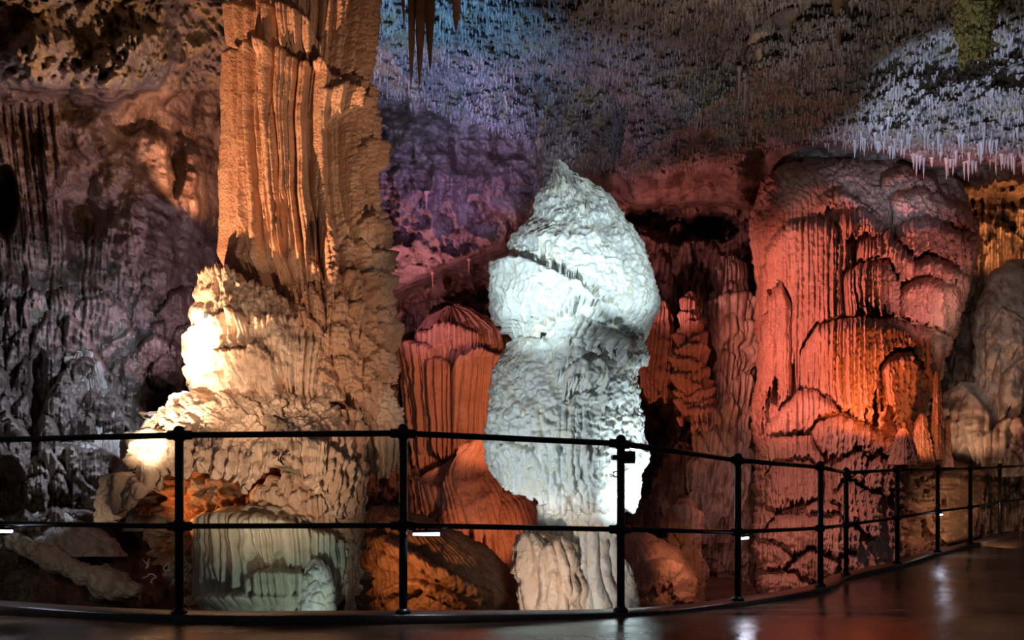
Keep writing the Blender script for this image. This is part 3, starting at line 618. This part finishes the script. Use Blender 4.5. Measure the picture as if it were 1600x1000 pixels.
# ledge with its low wall
def d_ledge(e):
    px, py, V = e['px'], e['py'], e['V']
    return .10*fbm(V[..., 0]*1.6, V[..., 1]*1.6, V[..., 2]*1.6, 321, 4)+lobes(px, py, [([(1350, 745), (1420, 728), (1500, 735), (1600, 738), (1800, 735)], 26, .22), ([(1395, 800), (1410, 780), (1440, 800)], 90, .25), ([(1560, 760), (1590, 745), (1620, 760)], 80, .25)], 322)
def ledge():
    xs = np.linspace(1345, 1800, 300); ys = np.concatenate([np.linspace(690, 735, 40), np.linspace(737, 960, 150)])
    X, Y = np.meshgrid(xs, ys)
    rim = np.interp(X, [1345, 1400, 1480, 1560, 1620, 1800], [11.6, 10.9, 10.9, 11.8, 12.5, 13.0])
    D = np.where(Y < 736, rim+(736-Y)/46*2.6, rim+(Y-736)/220*.25)
    D = D-(.3*fbm(X/40, Y/30, 0, 323, 4)+.10*ridged(X/16, Y/12, 0, 325, 3)+.3*ss(30, 0, np.abs(Y-738))*vn(X/20, Y/9, 0, 324)*.4)
    D += 2.5*ss(1395, 1350, X)
    z = CH-(Y-HZ)/F*D
    return mesh_grid('ledge', np.stack([(X-CX)/F*D, D, z], -1))
o = link('rock_ledge', ledge(), M['brown'], None, P(1500, 900, 11.7))
tag(o, 'low brown rock ledge with a smooth face behind the far right railing', 'rock ledge')

# small stalagmites lit from behind
for (x0, yt, yb, w, D_, lab) in ((1464, 578, 700, 9, 11.0, 'slender glowing stalagmite standing tallest beside the hidden orange lamp'),
    (1441, 645, 705, 15, 10.9, 'stubby dark red stalagmite left of the slender glowing one'), (1412, 668, 708, 17, 10.3, 'low squat stalagmite stump at the foot of the hanging red drapery'), (1480, 655, 712, 7, 11.1, 'short thin stalagmite right of the slender glowing one')):
    o = link('stalagmite', body([(yt, x0-1, x0+1), (yt+5, x0-w*.5, x0+w*.45), (yt+.35*(yb-yt), x0-w*.75, x0+w*.7), (yb, x0-w*1.3, x0+w*1.2), (yb+18, x0-w*1.5, x0+w*1.5)], D_, .9, nt=90, disp=bumpy(.03, 9, int(x0), .04)), M['red'], None, P(x0, yb+18, D_))
    tag(o, lab, 'stalagmite')

# ================================================================== BACK OF THE CAVE
def curt(amp=.09, w=7, sc=.12, s1=30, s2=26, seed=0, lob=None, lip=None):
    def f(e):
        px, py, a = e['px'], e['py'], e['a']
        r = amp*pipes(a, py, w, .9, .03, seed)+amp*.5*pipes(a, py, w*2.6, .9, .03, seed+1)+.06*fbm(px/20, py/20, 0, seed+2, 3)
        if sc: r = r+sc*scallop(px, py, s1, s2, seed+3, .8)
        if lob: r = r+lobes(px, py, lob, seed+4)
        return r
    return f
def solid(name, rows, D, k, mat, label, cat, disp, nt=260, hem=None, **kw):
    o = link(name, body(rows, D, k, nt=nt, disp=disp, hem=hem, **kw), M[mat], None, P((rows[-1][1]+rows[-1][2])/2, rows[-1][0], D))
    return tag(o, label, cat)
solid('flowstone_curtain', [(470, 690, 720), (482, 660, 760), (505, 640, 792), (540, 632, 800), (560, 632, 790), (620, 634, 784), (700, 636, 782), (745, 640, 780)], 14.6, .6, 'red', 'domed flowstone curtain with organ-pipe flutes between the big column and white stalagmite', 'flowstone',
    curt(.16, 8, 0, seed=401, lob=[([(628, 590), (645, 560), (690, 556), (716, 575)], 160, .35), ([(702, 585), (718, 552), (745, 541), (768, 550), (782, 580)], 175, .6), ([(640, 520), (700, 500), (760, 520)], 40, .25), ([(612, 560), (640, 530), (680, 540)], 50, .5)]), nt=300)
solid('flowstone_mound', [(690, 738, 744), (700, 728, 758), (720, 705, 768), (740, 660, 776), (760, 640, 790), (800, 632, 830), (850, 640, 850), (930, 650, 860)], 13.3, .7, 'red', 'rounded orange-brown flowstone mound with fringed hem low between column and white stalagmite', 'flowstone',
    curt(.05, 7, 0, seed=411, lob=[([(690, 780), (712, 735), (745, 695), (768, 730), (778, 790)], 165, .5), ([(640, 770), (665, 750), (700, 770), (720, 810)], 60, .3), ([(772, 740), (800, 730), (838, 760)], 120, .3)]), nt=300)
solid('flowstone_slope', [(790, 590, 610), (800, 570, 650), (830, 560, 720), (870, 556, 780), (910, 552, 815), (960, 550, 830)], 10.6, .6, 'brown', 'long sloping brown flowstone apron with frilled edge left of the white stalagmite foot', 'flowstone',
    curt(.03, 8, .03, 22, 16, seed=421, lob=[([(575, 838), (610, 840), (660, 870), (720, 905), (770, 925)], 26, .25), ([(600, 920), (650, 905), (700, 920), (740, 945)], 24, .25), ([(560, 860), (590, 850), (630, 880)], 30, .15)]), nt=300)
solid('hanging_flowstone', [(455, 1075, 1082), (470, 1068, 1090), (510, 1058, 1100), (550, 1056, 1108), (590, 1052, 1115), (620, 1056, 1113), (680, 1064, 1108)], 13.0, .8, 'red', 'tiered beehive-like hanging flowstone lit orange right of the white stalagmite', 'flowstone',
    curt(.08, 7, .20, 60, 20, seed=431), nt=200, hem=lambda X, th: 655+18*vn(X/7, 0, 0, 4)+8, under=.3)
solid('hanging_drapery', [(470, 1030, 1040), (490, 1016, 1052), (540, 1004, 1056), (590, 1000, 1048), (650, 1008, 1040)], 13.4, .6, 'red', 'narrow orange hanging drapery close beside the right flank of the white stalagmite', 'drapery',
    curt(.10, 8, .04, seed=441), nt=180, hem=lambda X, th: 625+25*vn(X/8, 0, 0, 4), under=.4)
solid('flowstone_pillar', [(400, 1128, 1150), (430, 1118, 1166), (460, 1112, 1172), (550, 1112, 1176), (620, 1105, 1178), (700, 1085, 1182), (770, 1070, 1184), (850, 1075, 1180)], 13.6, .7, 'grey', 'dark purplish flowstone pillar just left of the huge rose mound', 'flowstone',
    curt(.10, 9, .18, 34, 44, seed=451, lob=[([(1108, 480), (1125, 462), (1160, 460), (1178, 480)], 90, .3)]), nt=240)
solid('rounded_boulder', [(776, 1060, 1078), (782, 1048, 1092), (800, 1042, 1100), (840, 1040, 1100), (880, 1046, 1104), (950, 1040, 1110)], 10.6, .7, 'red', 'upright rounded orange boulder right of the white stalagmite foot', 'boulder',
    curt(.03, 10, .05, 30, 30, seed=461, lob=[([(1042, 800), (1070, 780), (1098, 800)], 60, .15), ([(1040, 870), (1070, 850), (1105, 880)], 60, .15)]), nt=180)
solid('rounded_boulder', [(826, 975, 1000), (836, 950, 1030), (860, 940, 1062), (900, 940, 1086), (960, 940, 1095)], 9.9, .7, 'red', 'broad smooth orange boulder sloping down at the right foot of the white stalagmite', 'boulder',
    curt(.02, 12, .04, 40, 36, seed=471, lob=[([(1000, 880), (1040, 870), (1085, 905)], 60, .12)]), nt=220)
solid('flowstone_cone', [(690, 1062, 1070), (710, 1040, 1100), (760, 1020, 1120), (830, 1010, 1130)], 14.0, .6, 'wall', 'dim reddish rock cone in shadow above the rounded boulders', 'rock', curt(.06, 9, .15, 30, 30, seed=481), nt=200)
# left side
solid('flowstone_dome', [(548, 120, 134), (556, 108, 148), (580, 98, 162), (640, 92, 176), (700, 80, 190), (760, 70, 200), (800, 60, 206)], 8.9, .6, 'grey', 'pale grey domed flowstone with fringed hems against the left wall', 'flowstone',
    curt(.05, 8, .08, 34, 26, seed=491, lob=[([(70, 720), (100, 690), (150, 695), (200, 730)], 90, .25)]), nt=260)
solid('flowstone_boss', [(800, 60, 90), (815, 40, 130), (835, 25, 170), (870, 15, 200)], 8.1, .6, 'grey', 'small grey flowstone foot at the bottom of the left wall', 'flowstone', bumpy(.05, 22, 495), nt=180)
solid('stalagmite', [(778, 212, 216), (783, 206, 224), (800, 202, 228), (830, 190, 240)], 8.6, .8, 'grey', 'short rounded stalagmite on the ledge left of the big column', 'stalagmite', bumpy(.02, 12, 497), nt=80)
# fallen slab
def slab():
    S, Q = np.meshgrid(np.linspace(0, 1, 150), np.arange(60)/60*2*PI, indexing='ij')
    x = np.interp(S, [0, .3, .7, 1], [8, 80, 150, 222]); y = np.interp(S, [0, .3, .7, 1], [840, 872, 905, 925])
    r = np.interp(S, [0, .05, .3, .85, 1], [.02, .10, .13, .15, .07])*(1+.35*vn(S*12, 0*Q, 0, 5))
    b0 = np.stack([(x-CX)/F*7.6, 7.6+0*x, CH-(y-HZ)/F*7.6], -1)
    rr = r+.05*fbm(S*26, np.cos(Q)*2, np.sin(Q)*2, 6, 4)
    return mesh_grid('slab', b0+np.stack([0*Q, -rr*1.3*np.sin(Q), rr*np.cos(Q)], -1), wrap=True, capt=True, capb=True)
o = link('stone_slab', slab(), M['slab'], None, P(120, 925, 7.8)); tag(o, 'long pale stone slab lying slanted on the dark ground at lower left', 'slab')
# helictite twigs
for j, (x0, y0) in enumerate(((228, 888), (245, 902), (262, 893), (285, 905), (298, 884))):
    rnd = random.Random(j); th_ = None
    hb = P(x0, y0, 7.0); t_ = thing('helictite', hb, 'white twig-like helictite curling out of the dark rock left of the column base', 'helictite', 'white helictite twigs left of the column base')
    for q in range(3):
        p = hb.copy(); pts = [p.copy()]; d = Vector((rnd.uniform(-1, 1), -.4, rnd.uniform(-.6, .8)))
        for s_ in range(9):
            d = (d+Vector((rnd.uniform(-.6, .6), rnd.uniform(-.4, .2), rnd.uniform(-.6, .6)))).normalized(); p = p+d*.018; pts.append(p.copy())
        link('twig', tube_mesh(pts, list(np.linspace(.007, .002, 10)), 7), M['crystal'], t_, hb)

# ================================================================== STALACTITES
def stal_mesh(pt, length, r0, seed=0, n=12, m=16, bend=.04, flare=1.8, knob=.12):
    rnd = np.random.RandomState(seed); rings = []
    bx_, by_ = rnd.uniform(-bend, bend, 2)*length
    for i in range(m):
        t = i/(m-1); r = r0*((1-t)**.75*(1+flare*max(0, .18-t)/.18*.5)+.04)
        r *= 1+knob*math.sin(t*17+seed)+knob*.6*math.sin(t*41+seed*2)
        c = Vector(pt)+Vector((bx_*t*t, by_*t*t, -length*t))
        rings.append([(c.x+r*math.cos(a)*(1+.18*math.sin(3*a+seed)), c.y+r*math.sin(a), c.z) for a in [2*PI*j/n for j in range(n)]])
    return mesh_grid('st', np.array(rings), wrap=True, capt=True, capb=True)
def stalactite(px, y0, y1, wpx, D, mat, label, group=None, seed=0, **kw):
    if D is None: D = float(DF[int(np.argmin(abs(gy-y0))), int(np.argmin(abs(gx-px)))])-.04
    p = P(px, y0, D); ln = (y1-y0)/F*D
    o = link('stalactite', stal_mesh(p, ln, wpx/2/F*D, seed, **kw), M[mat], None, p)
    return tag(o, label, 'stalactite', group)
for (px, y0, y1, w, lab, mt, sd) in ((643, -135, 135, 17, 'long brown stalactite, leftmost of the bundle beside the column top', 'brown', 1), (657, -135, 142, 20, 'longest brown stalactite, middle of the bundle beside the column top', 'brown', 2),
    (671, -135, 108, 22, 'thick brown stalactite, right one of the bundle beside the column top', 'brown', 3), (627, -135, 40, 12, 'short brown stalactite between the column top and the brown bundle', 'brown', 4)):
    stalactite(px, y0, y1, w*1.3, 7.9, mt, lab, seed=sd, n=20, m=40, knob=.07, bend=.03)
stalactite(716, -135, 46, 34, 7.7, 'warm', 'small bright orange stalactite tip at the top edge right of the brown bundle', seed=5)
def d_ol(e): return .05*(1-cells(e['a']/9, e['py']/10, 7))+.06*fbm(e['px']/18, e['py']/18, 0, 8, 3)+.05*pipes(e['a'], e['py'], 16, .8, .03, 9)
o = link('stalactite', body([(-140, 1450, 1590), (-60, 1480, 1562), (0, 1488, 1556), (40, 1490, 1552), (70, 1493, 1548), (95, 1496, 1545)], 8.0, .9, nt=200, disp=d_ol, hem=lambda X, th: np.interp(X, [1490, 1500, 1508, 1530, 1550], [100, 112, 96, 92, 88])+4*vn(X/6, 0, 0, 3), under=.3, capt=False), M['olive'], None, P(1522, 95, 8.0))
tag(o, 'stout yellow-green stalactite hanging at the top right of the ceiling', 'stalactite')
k_ = 0
for (px, y0, y1, w, mt, D_, lab) in ((1188, 60, 112, 20, 'cream', None, 'pale cream stalactite knob hanging from the ceiling rib'), (1155, 105, 160, 5, 'straw', None, 'thin stalactite straw, left one of the pair below the ceiling rib'),
    (1164, 115, 178, 5, 'straw', None, 'thin stalactite straw, right one of the pair below the ceiling rib'), (1310, 0, 75, 14, 'brown', None, 'dark brown stalactite hanging from the ceiling right of the cream knob'), (1228, 25, 70, 26, 'ceil', None, 'blunt grey stalactite knob on the ceiling left of the dark brown stalactite'),
    (676, 425, 450, 4, 'red', None, 'tiny stalactite under the pink overhang, farthest left'), (733, 405, 428, 4, 'red', None, 'tiny stalactite under the pink overhang near the white stalagmite'), (666, 300, 330, 5, 'red', None, 'small pink stalactite on the purple wall beside the column')):
    stalactite(px, y0, y1, w, D_, mt, lab, seed=20+k_); k_ += 1
rnd = random.Random(5)
lab = 'thin icicle-like stalactite in the pale blue fringe along the drooping ceiling ledge'
for j in range(64):
    px = 1335+j*4.3+rnd.uniform(-2, 2); ye = float(np.interp(px, [1330, 1400, 1450, 1500, 1610], [222, 236, 256, 258, 246]))
    y0 = ye-rnd.choice([18, 8, 4, 30, 45]); ln = rnd.uniform(12, 32)
    jx = int(np.argmin(abs(gx-px))); iy = int(np.argmin(abs(gy-y0)))
    Ds = DF[iy, min(jx, len(gx)-1)]
    stalactite(px, y0-4, y0+ln, rnd.uniform(3.5, 7), Ds-.05, 'straw', lab, 'stalactites fringing the blue-lit ceiling ledge', seed=60+j, n=8, m=9)
# stubble of countless tiny straws over the whole ceiling: one object
def stubble(N_=14000):
    rs = np.random.RandomState(3); ok = np.argwhere((isceil > .15) & (PY > -20) & (PX > 430) & (PX < 1640))
    pick = ok[rs.choice(len(ok), N_)]
    V, Fc = [], []; n = 5
    P0 = SH[pick[:, 0], pick[:, 1]]
    ln = rs.uniform(.02, .09, N_)*np.where(rs.rand(N_) < .08, 2.4, 1); r0 = rs.uniform(.009, .026, N_)
    an = np.arange(n)/n*2*PI
    ring = np.stack([np.cos(an), np.sin(an), 0*an], -1)
    A = P0[:, None]+ring[None]*r0[:, None, None]+np.array([0, 0, .03]); Tn = P0+np.stack([rs.uniform(-.012, .012, N_), rs.uniform(-.012, .012, N_), -ln], -1)
    co = np.concatenate([A, Tn[:, None]], 1).reshape(-1, 3)
    b0 = np.arange(N_)[:, None]*(n+1); k = np.arange(n)[None]
    tri = np.stack([b0+k, b0+(k+1) % n, np.repeat(b0+n, n, 1)], -1).reshape(-1)
    me = bpy.data.meshes.new('stubble'); me.vertices.add(len(co)); me.vertices.foreach_set('co', co.astype(np.float32).reshape(-1))
    me.loops.add(len(tri)); me.loops.foreach_set('vertex_index', tri.astype(np.int32)); me.polygons.add(len(tri)//3); me.polygons.foreach_set('loop_start', (np.arange(len(tri)//3)*3).astype(np.int32))
    me.update(calc_edges=True); return me
o = link('straw_stalactites', stubble(), M['stub']); tag(o, 'countless tiny straw stalactites bristling over the dim ceiling', 'stalactites', kind='stuff')

# ================================================================== LIGHTS
def spot(pos, tgt, col, W, ang=60, blend=.6, rad=.05):
    l = bpy.data.lights.new('spot_lamp', 'SPOT'); l.energy = W; l.color = col; l.spot_size = math.radians(ang); l.spot_blend = blend; l.shadow_soft_size = rad
    o = bpy.data.objects.new('spot_lamp', l); C.objects.link(o); o.location = P(*pos)
    o.rotation_euler = (P(*tgt)-P(*pos)).to_track_quat('-Z', 'Y').to_euler(); return o
WARM = (1, .62, .32); HOT = (1, .80, .55); COLD = (.72, .93, 1.0); RED = (1, .25, .16); ORG = (1, .38, .12); VIO = (.62, .42, 1.0); PINK = (1, .38, .48); BLUE = (.30, .55, 1.0); LAV = (.62, .72, 1.0)
# column
spot((100, 730, 5.6), (320, 610, 7.0), HOT, 230, 60, .9)                # hot lamp low at the left
spot((-90, 880, 5.6), (440, 170, 7.2), (1, .48, .25), 2000, 46, .5)          # long throw from lower left
spot((900, 760, 4.6), (540, 540, 7.2), (1, .62, .42), 110, 36, .8)
spot((900, 760, 4.4), (560, 220, 7.2), (1, .62, .40), 330, 26, .8)
spot((212, 815, 6.6), (330, 765, 7.2), ORG, 40, 90, .8)                 # below the skirt
spot((480, 1050, 5.4), (440, 880, 6.6), (.8, 1, .85), 16, 60, .7)
spot((400, 930, 4.6), (400, 720, 6.2), (1, .66, .44), 100, 66, .8)
spot((240, 640, 4.9), (420, 560, 7.0), (1, .64, .40), 60, 60, .8)
# white stalagmite
spot((1085, 850, 7.2), (970, 720, 8.1), COLD, 190, 70, .8)
spot((1170, 400, 5.8), (910, 400, 8.2), COLD, 190, 50, .6)
spot((740, 470, 5.8), (890, 430, 8.2), COLD, 180, 50, .6)
spot((640, 900, 5.2), (860, 660, 8.0), (.80, .95, 1), 190, 44, .6)
spot((850, 1020, 6.0), (870, 880, 7.9), (1, .85, .74), 85, 60, .7)
# rose mound
spot((985, 500, 9.2), (1320, 520, 11.6), (1, .27, .20), 1000, 64, .6)
spot((1230, 470, 7.8), (1250, 780, 10.8), (1, .42, .36), 330, 60, .7)
spot((1060, 800, 8.6), (1230, 800, 10.8), (1, .40, .30), 60, 60, .7)
spot((1540, 540, 9.5), (1400, 330, 12.2), (1, .38, .36), 130, 70, .7)
spot((1405, 664, 9.95), (1395, 600, 10.6), (1, .22, .06), 34, 150, .8, .03)
spot((1345, 652, 10.0), (1340, 600, 10.6), (1, .24, .05), 45, 140, .8, .03)
spot((1452, 712, 10.3), (1462, 620, 11.3), (1, .36, .12), 14, 100, .8, .03)
spot((1500, 720, 11.2), (1570, 560, 12.5), (1, .5, .28), 40, 80, .7, .03)
spot((1520, 480, 9.0), (1580, 520, 12.5), (1, .8, .68), 130, 50, .7)
spot((1560, 395, 13.4), (1570, 310, 14.5), ORG, 120, 130, .7)
spot((1590, 840, 9.5), (1480, 800, 11.7), (1, .6, .4), 60, 80, .7)
# back of the cave
spot((815, 640, 10.6), (705, 640, 14.0), (1, .32, .14), 330, 66, .7)
spot((820, 900, 10.5), (730, 780, 13.0), (1, .30, .12), 130, 60, .6)
spot((620, 560, 11.6), (700, 350, 13.2), PINK, 230, 110, .7)
spot((960, 900, 10.2), (1070, 560, 13.2), (1, .26, .12), 420, 50, .6)
spot((960, 560, 11.5), (1130, 300, 14.0), (1, .32, .30), 300, 56, .6)
spot((1100, 860, 9.0), (1040, 900, 10.), (1, .38, .18), 14, 90)
spot((600, 900, 9.0), (680, 880, 10.3), (1, .36, .12), 34, 110)
# ceiling
spot((600, 330, 8.4), (650, 50, 9.6), (.22, .55, 1), 420, 80, .8)
spot((760, 340, 8.8), (690, 220, 12.0), VIO, 330, 60, .8)
spot((950, 420, 9.5), (900, 150, 11.0), (.45, .5, .9), 110, 70, .8)
spot((1440, 430, 7.8), (1460, 190, 10.2), (.55, .68, 1), 520, 46, .5)
spot((1180, 330, 7.0), (1130, 20, 8.6), (1, .82, .74), 90, 80, .8)
spot((1420, 330, 6.2), (1430, 50, 8.4), (1, .85, .8), 36, 70, .8)
spot((1500, 300, 6.6), (1520, 50, 8.0), (1, 1, .6), 26, 40, .7)
# left wall
spot((330, 330, 10.0), (320, 150, 11.2), (1, .42, .2), 190, 110, .7)
spot((330, 260, 7.6), (110, 90, 8.4), (1, .52, .26), 190, 84, .8)
spot((320, 500, 6.2), (110, 660, 9.3), (.60, .76, 1.0), 640, 66, .7)
spot((325, 560, 8.6), (150, 340, 9.6), (.90, .64, .85), 170, 110, .7)
spot((0, 840, 5.5), (120, 900, 7.6), (1, .8, .6), 14, 90)
# light thrown down by the led tubes
for c_ in LEDP:
    l = bpy.data.lights.new('led_glow', 'AREA'); l.energy = 1.6; l.color = (.8, .82, 1); l.size = .1; o = bpy.data.objects.new('led_glow', l); C.objects.link(o); o.location = c_-Vector((0, 0, .02))

w = bpy.data.worlds.new('World'); bpy.context.scene.world = w; w.use_nodes = True
w.node_tree.nodes['Background'].inputs[0].default_value = (.5, .45, .5, 1); w.node_tree.nodes['Background'].inputs[1].default_value = .05
cam = bpy.data.cameras.new('camera'); co = bpy.data.objects.new('camera', cam); C.objects.link(co)
co.location = (0, 0, CH); co.rotation_euler = (PI/2, 0, 0)
cam.sensor_width = 36; cam.sensor_fit = 'HORIZONTAL'; cam.lens = 36*F/1600; cam.shift_y = (HZ-500)/1600; cam.clip_start = .05; cam.clip_end = 200
sc = bpy.context.scene; sc.camera = co
sc.view_settings.view_transform = 'Standard'; sc.view_settings.look = 'None'; sc.view_settings.exposure = .12; sc.view_settings.gamma = 1; sc.view_settings.use_curve_mapping = False
